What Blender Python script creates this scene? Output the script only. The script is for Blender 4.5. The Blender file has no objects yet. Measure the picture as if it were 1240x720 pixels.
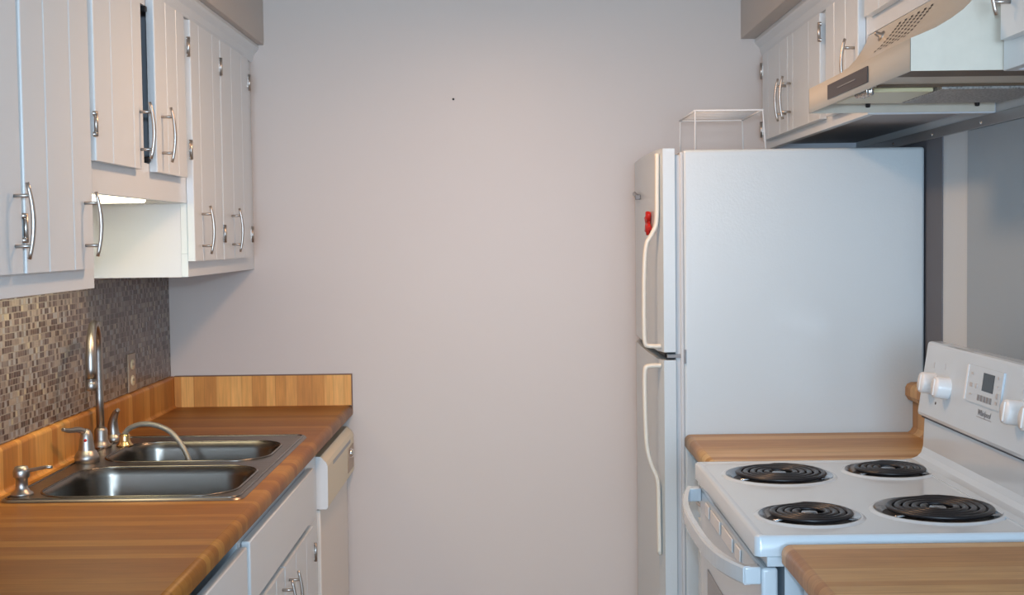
import bpy, bmesh, math, random
from mathutils import Vector, Matrix
random.seed(7)
COL = bpy.context.scene.collection
sc = bpy.context.scene
PI = math.pi

# ------------------------------------------------------------ materials
def new_mat(name):
    m = bpy.data.materials.new(name); m.use_nodes = True
    nt = m.node_tree
    return m, nt, nt.nodes['Principled BSDF'], nt.nodes, nt.links

def simple(name, col, rough=.5, metal=0., spec=.5, bump=0., bscale=40., bdist=.001, coat=0., var=0., vscale=3.):
    m, nt, b, N, L = new_mat(name)
    b.inputs['Base Color'].default_value = (*col, 1)
    b.inputs['Roughness'].default_value = rough
    b.inputs['Metallic'].default_value = metal
    b.inputs['Specular IOR Level'].default_value = spec
    b.inputs['Coat Weight'].default_value = coat
    b.inputs['Coat Roughness'].default_value = .1
    tc = N.new('ShaderNodeTexCoord')
    if bump > 0:
        n = N.new('ShaderNodeTexNoise'); n.inputs['Scale'].default_value = bscale; n.inputs['Detail'].default_value = 4
        bp = N.new('ShaderNodeBump'); bp.inputs['Strength'].default_value = bump; bp.inputs['Distance'].default_value = bdist
        L.new(tc.outputs['Object'], n.inputs['Vector']); L.new(n.outputs['Fac'], bp.inputs['Height']); L.new(bp.outputs['Normal'], b.inputs['Normal'])
    if var > 0:
        n = N.new('ShaderNodeTexNoise'); n.inputs['Scale'].default_value = vscale; n.inputs['Detail'].default_value = 5
        L.new(tc.outputs['Object'], n.inputs['Vector'])
        mx = N.new('ShaderNodeMix'); mx.data_type = 'RGBA'
        mx.inputs[6].default_value = (*[c*(1-var) for c in col], 1); mx.inputs[7].default_value = (*[min(1, c*(1+var)) for c in col], 1)
        L.new(n.outputs['Fac'], mx.inputs[0]); L.new(mx.outputs[2], b.inputs['Base Color'])
    return m

def emit(name, col, strength):
    m, nt, b, N, L = new_mat(name)
    b.inputs['Base Color'].default_value = (*col, 1)
    b.inputs['Emission Color'].default_value = (*col, 1)
    b.inputs['Emission Strength'].default_value = strength
    return m

def mth(N, L, op, a, b=None, c=None):
    n = N.new('ShaderNodeMath'); n.operation = op
    for i, v in enumerate((a, b, c)):
        if v is None: continue
        if isinstance(v, (int, float)): n.inputs[i].default_value = v
        else: L.new(v, n.inputs[i])
    return n.outputs[0]

def ramp(N, L, fac, stops, interp='CONSTANT'):
    r = N.new('ShaderNodeValToRGB'); r.color_ramp.interpolation = interp
    el = r.color_ramp.elements
    while len(el) < len(stops): el.new(.5)
    for e, (p, c) in zip(el, stops): e.position = p; e.color = (*c, 1)
    L.new(fac, r.inputs[0]); return r.outputs[0]

def butcher(name, axis, tint=(1, 1, 1)):
    """laminate printed with butcher block staves, bands stacked along one axis"""
    m, nt, b, N, L = new_mat(name)
    g = N.new('ShaderNodeNewGeometry'); s = N.new('ShaderNodeSeparateXYZ'); L.new(g.outputs['Position'], s.inputs[0])
    t = s.outputs[axis]; o = s.outputs[1-axis]
    # 45 mm staves with 1d noise warp of the boundaries
    w = mth(N, L, 'MULTIPLY', t, 26.0)
    nz = N.new('ShaderNodeTexNoise'); nz.noise_dimensions = '1D'; nz.inputs['Scale'].default_value = 11.; nz.inputs['Detail'].default_value = 1
    L.new(t, nz.inputs['W'])
    w2 = mth(N, L, 'ADD', w, mth(N, L, 'MULTIPLY', nz.outputs['Fac'], 1.5))
    cell = mth(N, L, 'FLOOR', w2)
    wn = N.new('ShaderNodeTexWhiteNoise'); wn.noise_dimensions = '1D'; L.new(cell, wn.inputs['W'])
    T = lambda c: tuple(x*y for x, y in zip(c, tint))
    base = ramp(N, L, wn.outputs['Value'], [(0, T((.56, .29, .105))), (.2, T((.66, .375, .15))), (.42, T((.75, .45, .19))), (.62, T((.60, .32, .115))), (.8, T((.80, .51, .235)))], 'CONSTANT')
    # grain streaks running along the staves
    cmb = N.new('ShaderNodeCombineXYZ'); L.new(mth(N, L, 'MULTIPLY', t, 260.), cmb.inputs[0]); L.new(mth(N, L, 'MULTIPLY', o, 9.), cmb.inputs[1]); L.new(mth(N, L, 'MULTIPLY', s.outputs[2], 9.), cmb.inputs[2])
    gn = N.new('ShaderNodeTexNoise'); gn.inputs['Scale'].default_value = 1.; gn.inputs['Detail'].default_value = 5; L.new(cmb.outputs[0], gn.inputs['Vector'])
    cm2 = N.new('ShaderNodeCombineXYZ'); L.new(mth(N, L, 'MULTIPLY', t, 30.), cm2.inputs[0]); L.new(mth(N, L, 'MULTIPLY', o, 5.), cm2.inputs[1]); L.new(mth(N, L, 'MULTIPLY', s.outputs[2], 5.), cm2.inputs[2])
    g2 = N.new('ShaderNodeTexNoise'); g2.inputs['Scale'].default_value = 2.; g2.inputs['Detail'].default_value = 6; L.new(cm2.outputs[0], g2.inputs['Vector'])
    k = mth(N, L, 'ADD', mth(N, L, 'MULTIPLY', gn.outputs['Fac'], .5), mth(N, L, 'MULTIPLY', g2.outputs['Fac'], .5))
    k = mth(N, L, 'ADD', mth(N, L, 'MULTIPLY', k, .9), .55)
    vm = N.new('ShaderNodeVectorMath'); vm.operation = 'SCALE'; L.new(base, vm.inputs[0]); L.new(k, vm.inputs['Scale'])
    # thin dark joint between staves
    fr = mth(N, L, 'FRACT', w2); j = mth(N, L, 'LESS_THAN', fr, .06)
    mx = N.new('ShaderNodeMix'); mx.data_type = 'RGBA'; L.new(mth(N, L, 'MULTIPLY', j, .35), mx.inputs[0]); L.new(vm.outputs[0], mx.inputs[6]); mx.inputs[7].default_value = (*T((.36, .17, .06)), 1)
    L.new(mx.outputs[2], b.inputs['Base Color'])
    b.inputs['Roughness'].default_value = .45; b.inputs['Specular IOR Level'].default_value = .35
    return m

def mosaic(name):
    m, nt, b, N, L = new_mat(name)
    g = N.new('ShaderNodeNewGeometry'); s = N.new('ShaderNodeSeparateXYZ'); L.new(g.outputs['Position'], s.inputs[0])
    P = .0150
    rz = mth(N, L, 'DIVIDE', s.outputs[2], P); row = mth(N, L, 'FLOOR', rz); fz = mth(N, L, 'FRACT', rz)
    wr = N.new('ShaderNodeTexWhiteNoise'); wr.noise_dimensions = '1D'; L.new(row, wr.inputs['W'])
    ry = mth(N, L, 'ADD', mth(N, L, 'DIVIDE', s.outputs[1], P*.92), mth(N, L, 'MULTIPLY', wr.outputs['Value'], 7.3))
    cy = mth(N, L, 'FLOOR', ry); fy = mth(N, L, 'FRACT', ry)
    c = N.new('ShaderNodeCombineXYZ'); L.new(cy, c.inputs[0]); L.new(row, c.inputs[1])
    wn = N.new('ShaderNodeTexWhiteNoise'); wn.noise_dimensions = '2D'; L.new(c.outputs[0], wn.inputs['Vector'])
    col = ramp(N, L, wn.outputs['Value'], [(0, (.072, .042, .036)), (.22, (.125, .082, .070)), (.40, (.225, .178, .155)), (.56, (.31, .255, .215)), (.72, (.18, .145, .135)), (.84, (.30, .29, .295)), (.96, (.40, .34, .25))])
    # streaks inside a tile
    c2 = N.new('ShaderNodeCombineXYZ'); L.new(mth(N, L, 'MULTIPLY', s.outputs[1], 330.), c2.inputs[0]); L.new(mth(N, L, 'MULTIPLY', s.outputs[2], 50.), c2.inputs[1])
    nz = N.new('ShaderNodeTexNoise'); nz.inputs['Scale'].default_value = 1.; L.new(c2.outputs[0], nz.inputs['Vector'])
    vm = N.new('ShaderNodeVectorMath'); vm.operation = 'SCALE'; L.new(col, vm.inputs[0]); L.new(mth(N, L, 'ADD', .55, mth(N, L, 'MULTIPLY', nz.outputs['Fac'], .9)), vm.inputs['Scale'])
    gz = mth(N, L, 'LESS_THAN', fz, .13); gy = mth(N, L, 'LESS_THAN', fy, .10); gr = mth(N, L, 'MAXIMUM', gz, gy)
    mx = N.new('ShaderNodeMix'); mx.data_type = 'RGBA'; L.new(gr, mx.inputs[0]); L.new(vm.outputs[0], mx.inputs[6]); mx.inputs[7].default_value = (.33, .295, .265, 1)
    L.new(mx.outputs[2], b.inputs['Base Color'])
    L.new(mth(N, L, 'ADD', .3, mth(N, L, 'MULTIPLY', gr, .5)), b.inputs['Roughness'])
    bp = N.new('ShaderNodeBump'); bp.inputs['Strength'].default_value = .5; bp.inputs['Distance'].default_value = .001
    L.new(mth(N, L, 'SUBTRACT', 1., gr), bp.inputs['Height']); L.new(bp.outputs['Normal'], b.inputs['Normal'])
    return m

def brushed(name, col, rough, sx=4., sy=300., sz=4.):
    m, nt, b, N, L = new_mat(name)
    b.inputs['Base Color'].default_value = (*col, 1); b.inputs['Metallic'].default_value = 1; b.inputs['Roughness'].default_value = rough
    tc = N.new('ShaderNodeTexCoord'); mp = N.new('ShaderNodeMapping'); mp.inputs['Scale'].default_value = (sx, sy, sz)
    n = N.new('ShaderNodeTexNoise'); n.inputs['Scale'].default_value = 1.; n.inputs['Detail'].default_value = 3
    L.new(tc.outputs['Object'], mp.inputs[0]); L.new(mp.outputs[0], n.inputs['Vector'])
    L.new(mth(N, L, 'ADD', rough-.06, mth(N, L, 'MULTIPLY', n.outputs['Fac'], .14)), b.inputs['Roughness'])
    return m

def filter_mat():
    m, nt, b, N, L = new_mat('hood_filter_mesh')
    g = N.new('ShaderNodeNewGeometry')
    v = N.new('ShaderNodeTexVoronoi'); v.inputs['Scale'].default_value = 170.; L.new(g.outputs['Position'], v.inputs['Vector'])
    c = ramp(N, L, v.outputs['Distance'], [(0, (.10, .095, .09)), (.35, (.34, .33, .32)), (.8, (.5, .49, .48))], 'LINEAR')
    L.new(c, b.inputs['Base Color']); b.inputs['Metallic'].default_value = .6; b.inputs['Roughness'].default_value = .5
    return m

M = dict(
    wall=simple('painted_wall', (.68, .60, .555), .42, bump=.25, bscale=7., bdist=.004, var=.012, vscale=1.5),
    soffit=simple('painted_soffit', (.61, .56, .52), .6, bump=.1, bscale=90),
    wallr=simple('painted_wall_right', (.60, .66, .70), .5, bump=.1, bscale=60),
    darkwall=simple('dark_wall_behind_fridge', (.13, .14, .165), .7),
    ceil=simple('ceiling_paint', (.78, .77, .74), .8),
    floor=simple('vinyl_floor', (.42, .34, .27), .4, var=.15, vscale=9.),
    cab=simple('white_cabinet_paint', (.725, .78, .82), .3, bump=.08, bscale=30., coat=.15),
    cabin=simple('cabinet_interior', (.035, .04, .06), .7),
    cabside=simple('cream_cabinet_side', (.69, .71, .77), .38, bump=.05, bscale=30),
    under=simple('raw_cabinet_underside', (.33, .23, .16), .7, var=.2, vscale=20),
    underr=simple('grey_painted_underside', (.42, .42, .44), .6),
    wood=butcher('butcher_block_laminate_shaded', 1, (.48, .335, .14)), woodx=butcher('butcher_block_end_splash_lit', 0, (1.12, .93, .60)),  # same laminate; worktop tint darkened for dim light, end splash tint brightened
    woods=butcher('butcher_block_rear_splash_lit', 1, (.84, .64, .36)),  # same laminate, brighter light on the splash put into the tint
    woodr=butcher('butcher_block_laminate_cool_lit', 1, (.70, .76, .84)),  # same laminate, bluish light of the right side put into the tint
    seam=simple('dark_laminate_edge', (.20, .09, .04), .5),
    tile=mosaic('linear_mosaic_tile'),
    nickel=simple('satin_nickel', (.50, .46, .43), .34, 1.),
    chrome=simple('polished_chrome', (.80, .78, .76), .12, 1.),
    faucet=brushed('brushed_faucet_steel', (.44, .41, .385), .36),
    sink=brushed('brushed_sink_steel', (.20, .18, .16), .24, 3., 3., 60.),
    deck=brushed('brushed_sink_deck', (.24, .205, .185), .34, 3., 60., 3.),
    dark=simple('black_rubber', (.015, .015, .018), .6),
    brass=simple('warm_brass', (.75, .52, .25), .25, 1.),
    hose=simple('grey_braided_hose', (.36, .34, .29), .4, .5, bump=.6, bscale=400.),
    red=simple('red_plastic', (.55, .015, .01), .4),
    fridge=simple('white_fridge_enamel', (.60, .665, .70), .28, bump=.35, bscale=160., bdist=.0008, coat=.1),
    gasket=simple('grey_white_gasket', (.60, .62, .64), .6),
    cream=simple('cream_plastic', (.80, .765, .68), .4),
    dwpanel=simple('white_dishwasher_panel', (.88, .83, .77), .35, bump=.05, bscale=100.),
    dwtrim=simple('cream_dishwasher_plastic', (.80, .72, .54), .4),
    hoodm=simple('almond_hood_enamel', (.57, .54, .47), .35, var=.03, vscale=9),
    hoodi=simple('almond_hood_inside', (.64, .60, .52), .4, var=.1, vscale=25),
    grease_shade=simple('greasy_brown_edge_and_shade', (.13, .085, .05), .5),  # brown of the hood seams, also colours the painted shade strip
    filt=filter_mat(),
    lens=simple('yellowed_lamp_lens', (.75, .70, .46), .3),
    stove=simple('white_stove_enamel', (.57, .655, .73), .16, coat=.4, bump=.03, bscale=20),
    coil=simple('black_burner_coil', (.018, .017, .02), .35, .3),
    pan=simple('chrome_drip_pan', (.42, .43, .45), .2, 1., bump=.25, bscale=30, bdist=.003),
    burnt=simple('burnt_black_enamel', (.03, .026, .024), .45),
    glass=simple('dark_oven_glass', (.16, .15, .145), .1),
    display=simple('black_display_glass', (.012, .016, .022), .15),
    grey=simple('printed_grey', (.25, .26, .28), .5),
    lightgrey=simple('pale_grey_print', (.50, .51, .53), .5),
    shiny=simple('white_glossy_plastic', (.82, .83, .84), .2),
    wire=simple('white_coated_wire', (.78, .79, .80), .35),
    almond=simple('almond_outlet_plate', (.45, .34, .25), .4),
    outl=simple('almond_receptacle', (.82, .70, .47), .4),
    panelgrey=simple('grey_wall_panel', (.33, .395, .45), .45, .0, bump=.05, bscale=50),
    greystrip=simple('grey_metal_rail', (.36, .38, .40), .35, .6),
    darkpl=simple('dark_brown_switch_plate', (.045, .035, .035), .4),
    lamp=emit('lit_fluorescent_diffuser', (1., .93, .62), 7.),
    bulb=emit('lit_ceiling_diffuser', (1., .80, .58), 3.),
)

# ------------------------------------------------------------ mesh helpers
class MB:
    def __init__(s): s.bm = bmesh.new()
    def add(s, vs, fs, smooth=False):
        v = [s.bm.verts.new(p) for p in vs]; out = []
        for f in fs:
            try:
                q = s.bm.faces.new([v[i] for i in f]); q.smooth = smooth; out.append(q)
            except ValueError: pass
        return v, out
    def box(s, x0, x1, y0, y1, z0, z1, bev=0., seg=2):
        x0, x1 = sorted((x0, x1)); y0, y1 = sorted((y0, y1)); z0, z1 = sorted((z0, z1))
        vs = [(x, y, z) for x in (x0, x1) for y in (y0, y1) for z in (z0, z1)]
        fs = [(0,1,3,2), (4,6,7,5), (0,4,5,1), (2,3,7,6), (0,2,6,4), (1,5,7,3)]
        v, f = s.add(vs, fs)
        if bev > 0:
            es = list({e for q in f for e in q.edges})
            r = bmesh.ops.bevel(s.bm, geom=es, offset=bev, segments=seg, profile=.5, affect='EDGES')
            for q in r['faces']: q.smooth = True
        return s
    def prism(s, pts, axis, a, b, smooth=False):
        """closed 2-d outline extruded along an axis; pts are the two other coordinates in xyz order"""
        def P(p, t):
            l = list(p); l.insert(axis, t); return tuple(l)
        n = len(pts); vs = [P(p, a) for p in pts]+[P(p, b) for p in pts]
        fs = [(i, (i+1) % n, n+(i+1) % n, n+i) for i in range(n)]
        v, f = s.add(vs, fs, smooth)
        s.bm.faces.new([v[i] for i in range(n)][::-1]); s.bm.faces.new([v[n+i] for i in range(n)])
        return s
    def tube(s, path, r, seg=12, cap=True, flat=None):
        pts = [Vector(p) for p in path]; n = len(pts)
        rs = r if isinstance(r, (list, tuple)) else [r]*n
        rings = []; up = Vector((0, 0, 1))
        t0 = (pts[1]-pts[0]).normalized()
        if abs(t0.dot(up)) > .9: up = Vector((1, 0, 0))
        side = t0.cross(up).normalized()
        for i in range(n):
            t = ((pts[min(i+1, n-1)]-pts[max(i-1, 0)])).normalized()
            side = (side-t*side.dot(t)).normalized(); o = t.cross(side).normalized()
            rr = rs[i]; k = flat if flat else 1.
            rings.append([s.bm.verts.new(pts[i]+side*math.cos(2*PI*j/seg)*rr+o*math.sin(2*PI*j/seg)*rr*k) for j in range(seg)])
        for a, b in zip(rings, rings[1:]):
            for j in range(seg):
                q = s.bm.faces.new((a[j], a[(j+1) % seg], b[(j+1) % seg], b[j])); q.smooth = True
        if cap:
            s.bm.faces.new(rings[0][::-1]); s.bm.faces.new(rings[-1])
        return s
    def lathe(s, prof, c, axis=(0, 0, 1), seg=24, smooth=True):
        ax = Vector(axis).normalized(); ref = Vector((1, 0, 0)) if abs(ax.x) < .9 else Vector((0, 1, 0))
        a = ax.cross(ref).normalized(); b = ax.cross(a); c = Vector(c); rings = []
        for r, h in prof:
            if r < 1e-6: rings.append([s.bm.verts.new(c+ax*h)])
            else: rings.append([s.bm.verts.new(c+ax*h+(a*math.cos(2*PI*j/seg)+b*math.sin(2*PI*j/seg))*r) for j in range(seg)])
        for p, q in zip(rings, rings[1:]):
            for j in range(seg):
                k = (j+1) % seg
                if len(p) == 1 and len(q) == 1: continue
                if len(p) == 1: f = (p[0], q[k], q[j])
                elif len(q) == 1: f = (p[j], p[k], q[0])
                else: f = (p[j], p[k], q[k], q[j])
                s.bm.faces.new(f).smooth = smooth
        return s
    def build(s, name, mat, parent=None, root=None, label=None):
        bm = s.bm
        bmesh.ops.recalc_face_normals(bm, faces=bm.faces[:])
        r = parent
        while r is not None and r.parent is not None: r = r.parent
        if r is not None:
            bmesh.ops.translate(bm, verts=bm.verts[:], vec=-r.location)
        me = bpy.data.meshes.new(name); bm.to_mesh(me); bm.free()
        me.materials.append(mat)
        o = bpy.data.objects.new(name, me); COL.objects.link(o)
        if parent is not None: o.parent = parent
        if label: o['label'] = label
        return o

def thing(name, label, cat, loc, group=None):
    o = bpy.data.objects.new(name, None); COL.objects.link(o); o.location = loc
    o.empty_display_size = .05
    o['label'] = label; o['category'] = cat
    if group: o['group'] = group
    return o
def tag(o, label, cat, group=None):
    o['label'] = label; o['category'] = cat
    if group: o['group'] = group
    return o
def solo(mb, name, mat, label, cat, loc, group=None):
    bmesh.ops.recalc_face_normals(mb.bm, faces=mb.bm.faces[:])
    bmesh.ops.translate(mb.bm, verts=mb.bm.verts[:], vec=-Vector(loc))
    me = bpy.data.meshes.new(name); mb.bm.to_mesh(me); mb.bm.free(); me.materials.append(mat)
    o = bpy.data.objects.new(name, me); COL.objects.link(o); o.location = loc
    return tag(o, label, cat, group)
def struct(mb, name, mat, label=None):
    o = mb.build(name, mat); o['kind'] = 'structure'
    if label: o['label'] = label
    return o
def bez(p0, p1, p2, p3, n=12):
    o = []
    for i in range(n+1):
        t = i/n; a = (1-t)
        o.append(tuple(a**3*w+3*a*a*t*x+3*a*t*t*y+t**3*z for w, x, y, z in zip(p0, p1, p2, p3)))
    return o
def catmull(P, n=8):
    P = [Vector(p) for p in P]; Q = [P[0]*2-P[1]]+P+[P[-1]*2-P[-2]]; out = []
    for i in range(1, len(Q)-2):
        for k in range(n):
            t = k/n; a, b, c, d = Q[i-1:i+3]
            out.append(.5*((2*b)+(c-a)*t+(2*a-5*b+4*c-d)*t*t+(3*b-a-3*c+d)*t**3))
    out.append(P[-1]); return out

# ------------------------------------------------------------ main dimensions (metres)
W = 2.29; H = 2.44; YN = -8.2
F = .291; FD = .311           # left upper cabinets: face frame / door face
RF = 1.99; RD = 1.97          # right upper cabinets
ZC = 1.37; ZS = 2.109
YS0, YS1 = -1.233, -1.995     # stove far / near side

# ------------------------------------------------------------ room shell
struct(MB().box(-.1, 0, YN, .1, 0, H), 'wall_left', M['wall'])
struct(MB().box(0, W, 0, .1, 0, H), 'wall_back', M['wall'], 'bare pinkish grey painted wall at the end of the kitchen')
struct(MB().box(W, W+.1, YN, .1, 0, H), 'wall_right', M['wallr'])
m = MB()
WX0, WX1, WZ0, WZ1 = .25, 2.05, .85, 2.20      # window opening in the wall behind the camera
m.box(-.1, WX0, YN-.1, YN, 0, H).box(WX1, W+.1, YN-.1, YN, 0, H).box(WX0, WX1, YN-.1, YN, 0, WZ0).box(WX0, WX1, YN-.1, YN, WZ1, H)
struct(m, 'wall_front', M['wall'])
m = MB().box(WX0, WX1, YN-.07, YN-.03, WZ0, WZ0+.05, .003).box(WX0, WX1, YN-.07, YN-.03, WZ1-.05, WZ1, .003)
for x in (WX0, (WX0+WX1)/2-.025, WX1-.05): m.box(x, x+.05, YN-.07, YN-.03, WZ0+.05, WZ1-.05, .003)
struct(m, 'window_1', M['shiny'])
struct(MB().box(-.1, W+.1, YN-.1, .1, -.1, 0), 'floor', M['floor'])
struct(MB().box(-.1, W+.1, YN-.1, .1, H, H+.1), 'ceiling', M['ceil'])
struct(MB().box(0, .339, -3.2, 0, ZS, H, .002, 1), 'trim_1', M['soffit'], 'boxed soffit above the left upper cabinets')
struct(MB().box(1.914, W, -3.2, 0, ZS, H, .002, 1), 'trim_2', M['soffit'], 'boxed soffit above the right upper cabinets')
# separate patch of wall in a darker colour behind the refrigerator
struct(MB().box(W-.003, W, -.874, 0, 0, 1.74), 'trim_3', M['darkwall'], 'dark patch of wall behind the refrigerator')

# nail in the far wall
solo(MB().lathe([(0, 0), (.0035, .0), (.0035, -.002), (0, -.0035)], (.962, 0, 1.924), (0, 1, 0), 10), 'nail', M['dark'],
     'small dark nail head alone in the bare painted far wall', 'nail', (.962, 0, 1.924))

# ------------------------------------------------------------ tile backsplash + outlet
solo(MB().box(.0008, .005, -3.2, -.001, 1.0175, 1.36), 'tile_backsplash', M['tile'],
     'brown and grey mosaic tile backsplash on the left wall above the sink counter', 'backsplash', (0, -1.6, 1.017))
o = thing('wall_outlet', 'tan double wall outlet on the mosaic tile behind the sink', 'outlet', (.005, -.447, 1.075))
MB().box(.005, .010, -.482, -.412, 1.018, 1.133, .002).build('cover_plate', M['almond'], o)
for z in (1.052, 1.099):
    r = MB().lathe([(0, .0085), (.014, .0085), (.016, .007), (.016, .004)], (.005, -.447, z), (1, 0, 0), 20).build('receptacle', M['outl'], o)
    MB().box(.0134, .0139, -.453, -.451, z-.002, z+.006).box(.0134, .0139, -.443, -.441, z-.002, z+.006).build('slot', M['dark'], r)

# ------------------------------------------------------------ cabinet doors
def plank_profile(y0, y1, grooves, xb, xf):
    """outline (x,y) of a v-grooved plank door; xb back, xf front"""
    s = 1 if xf > xb else -1
    g, d, c = .0032, .0035, .003
    P = [(xb, y0), (xf-s*c, y0), (xf-s*c*.3, y0-c*.3), (xf, y0-c)]
    for y in sorted(grooves, reverse=True):
        P += [(xf, y+g), (xf-s*d, y), (xf, y-g)]
    P += [(xf, y1+c), (xf-s*c*.3, y1+c*.3), (xf-s*c, y1), (xb, y1)]
    return P
def handle(parent, x, y, z0, z1, s, proud=.032, mat='nickel', horizontal=False, bow=.009):
    """bowed bar pull on two round posts"""
    h = z1-z0; zm = (z0+z1)/2
    n = 12; path = []
    for i in range(n+1):
        t = -1+2*i/n
        path.append((x+s*(proud-bow*t*t), y, zm+t*h/2))
    if horizontal: path = [(a, y+(c-zm), zm) for a, b, c in path]
    m = MB(); m.tube(path, [.0034+.0010*(1-abs(-1+2*i/n)) for i in range(n+1)], 10)
    for q in (-.33, .33):
        p = (x-s*.001, y, zm+q*h) if not horizontal else (x-s*.001, y+q*h, zm)
        e = (x+s*(proud-bow*.5), p[1], p[2])
        m.tube([p, e], .0034, 10)
    return m.build('handle', M[mat], parent)
def hinge(parent, x, y, z, s, h=.05, side=1):
    """small surface hinge: barrel and two leaves; side = direction (along y) of the face frame leaf"""
    m = MB(); m.tube([(x+s*.003, y, z-h/2), (x+s*.003, y, z+h/2)], .0042, 8)
    m.box(x-s*.018, x-s*.0165, y, y+side*.016, z-h*.62, z+h*.62, .0003, 1)
    m.box(x-s*.001, x+s*.0015, y, y-side*.010, z-h*.35, z+h*.35, .0003, 1)
    for dz in (-h*.42, h*.42): m.lathe([(0, .008), (.0048, .008), (.0052, 0)], (x-s*.002, y+side*.002, z+dz), (s, 0, 0), 8)
    return m.build('hinge', M['nickel'], parent)
def door(parent, y0, y1, z0, z1, grooves, xb, xf, label=None):
    return MB().prism(plank_profile(y0, y1, grooves, xb, xf), 2, z0, z1).build('door', M['cab'], parent, label=label)

ZT = 2.046     # door tops
def carcass(mb, x0, xf, y0, y1, z0, z1, lip=.02, t=.018):
    """box cabinet with a recessed underside: walls down to z0, floor of box lip above it"""
    s = 1 if xf > x0 else -1
    mb.box(x0, xf-s*.018, y0, y0-t, z0, z1)
    mb.box(x0, xf-s*.018, y1, y1+t, z0, z1)
    mb.box(x0, xf-s*.018, y0-t, y1+t, z1-t, z1)
    mb.box(x0, x0+s*.006, y0-t, y1+t, z0+lip, z1-t)
    return mb
def frame(mb, xf, y0, y1, z0, z1, openings, s, t=.018):
    """face frame: rails top and bottom, stiles round the openings [(ya,yb)]"""
    xb = xf-s*t; za, zb = openings[0][2], openings[0][3]
    mb.box(xb, xf, y0, y1, z0, za, .001, 1); mb.box(xb, xf, y0, y1, zb, z1, .001, 1)
    cur = y0
    for ya, yb, _, _ in openings:
        mb.box(xb, xf, cur, ya, za, zb, .001, 1); cur = yb
    if abs(cur-y1) > 1e-4: mb.box(xb, xf, cur, y1, za, zb, .001, 1)
    return mb

def upper(name_label, y0, y1, z0, s, x0, xf, xd, doors, zd0, zt=ZS-.001, openings=None, group=None, sidemat='cabside', ztop=ZT, undermat='under'):
    y0 -= .0006; y1 += .0006
    o = thing('upper_cabinet', name_label, 'cabinet', (x0, (y0+y1)/2, z0), group)
    carcass(MB(), x0, xf, y0, y1, z0, zt).build('side_panel', M[sidemat], o)
    MB().box(x0+s*.006, xf-s*.018, y0-.018, y1+.018, z0+.02, z0+.032).build('bottom_panel', M[undermat], o)
    if openings is None:
        openings = [(d['y'][0]-.02, d['y'][1]+.02, zd0+.02, ztop-.02) for d in doors]
        merged = []
        for op in openings:
            merged.append(op)
        openings = merged
    frame(MB(), xf, y0, y1, z0, zt, openings, s).build('face_frame', M['cab'], o)
    for d in doors:
        q = door(o, d['y'][0], d['y'][1], zd0, ztop, d['g'], xf+s*.0012, xd)
        if 'h' in d: handle(q, xd, d['h'][0], d['h'][1], d['h'][2], s)
        for hy, hz, side in d.get('hg', []): hinge(q, xd, hy, hz, s, side=side)
    return o

# left side, from the far wall towards the camera
x0l = .0055
upper('tall white plank-door upper cabinet in the left far corner', 0, -.866, ZC, 1, x0l, F, FD, [
    dict(y=(-.128, -.521), g=(-.239, -.382), h=(-.415, 1.432, 1.562), hg=[(-.126, 1.972, 1), (-.126, 1.485, 1)]),
    dict(y=(-.533, -.872+.004), g=(-.624, -.779), h=(-.785, 1.430, 1.560), hg=[(-.527, 1.969, 1), (-.520, 1.486, 1)]),
], 1.412)
oc = upper('short white upper cabinet over the sink with a dark gap between doors', -.866, -1.63, 1.565, 1, x0l, F, FD, [
    dict(y=(-.930, -1.210), g=(-.983-.03, -1.109), h=(-1.165, 1.655, 1.786), hg=[(-.900, 1.971, 1), (-.897, 1.704, 1)]),
    dict(y=(-1.318, -1.662+.005), g=(-1.392, -1.546), h=(-1.345, 1.652, 1.780), hg=[(-1.668+.005, 1.703, -1)]),
], 1.630, openings=[(-.95, -1.60, 1.65, 2.02)])
MB().box(.05, .27, -.885, -1.61, 1.602, 1.604).box(.012, .02, -.885, -1.61, 1.604, 2.08).build('interior_lining', M['cabin'], oc)
for z in (1.652, 2.005): MB().box(F-.02, F+.006, -1.228, -1.216, z, z+.013, .002).build('door_catch', M['dark'], oc)
upper('near left white upper cabinet above the mosaic tile and counter', -1.63, -2.85, ZC, 1, x0l, F, FD, [
    dict(y=(-1.688, -2.046), g=(-1.801, -1.936), h=(-1.738, 1.437, 1.563), hg=[(-2.053, 1.49, -1)]),
    dict(y=(-2.060, -2.42), g=(-2.18, -2.31), h=(-2.095, 1.437, 1.566)),
    dict(y=(-2.435, -2.80), g=(-2.55, -2.68), h=(-2.77, 1.437, 1.566)),
], 1.412)
# crown moulding left
def crown(xf, s, y0, y1, xs, nm, lab):
    z = ZS
    P = [(xf, z-.055), (xf+s*.006, z-.055), (xf+s*.010, z-.047), (xf+s*.014, z-.030), (xf+s*.026, z-.018), (xf+s*.030, z-.012), (xf+s*.030, z-.001), (xf, z-.001)]
    m = MB(); n = len(P)
    m.add([(a, y0, b) for a, b in P]+[(a, y1, b) for a, b in P], [(i, (i+1) % n, n+(i+1) % n, n+i) for i in range(n)]+[tuple(range(n)), tuple(range(2*n-1, n-1, -1))])
    o = struct(m, nm, M['cab'], lab)
crown(F+.0005, 1, -.0005, -2.85, .339, 'trim_4', 'white crown moulding on the left upper cabinets')

# fluorescent lamp below short cabinet
o = thing('under_cabinet_lamp', 'lit fluorescent lamp under the short cabinet above the sink', 'lamp', (.16, -1.3, 1.585))
MB().box(.07, .25, -1.075, -1.575, 1.578, 1.5845, .002).build('lamp_body', M['shiny'], o)
MB().box(.075, .245, -1.080, -1.570, 1.561, 1.579, .006, 3).build('diffuser', M['lamp'], o)

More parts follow.
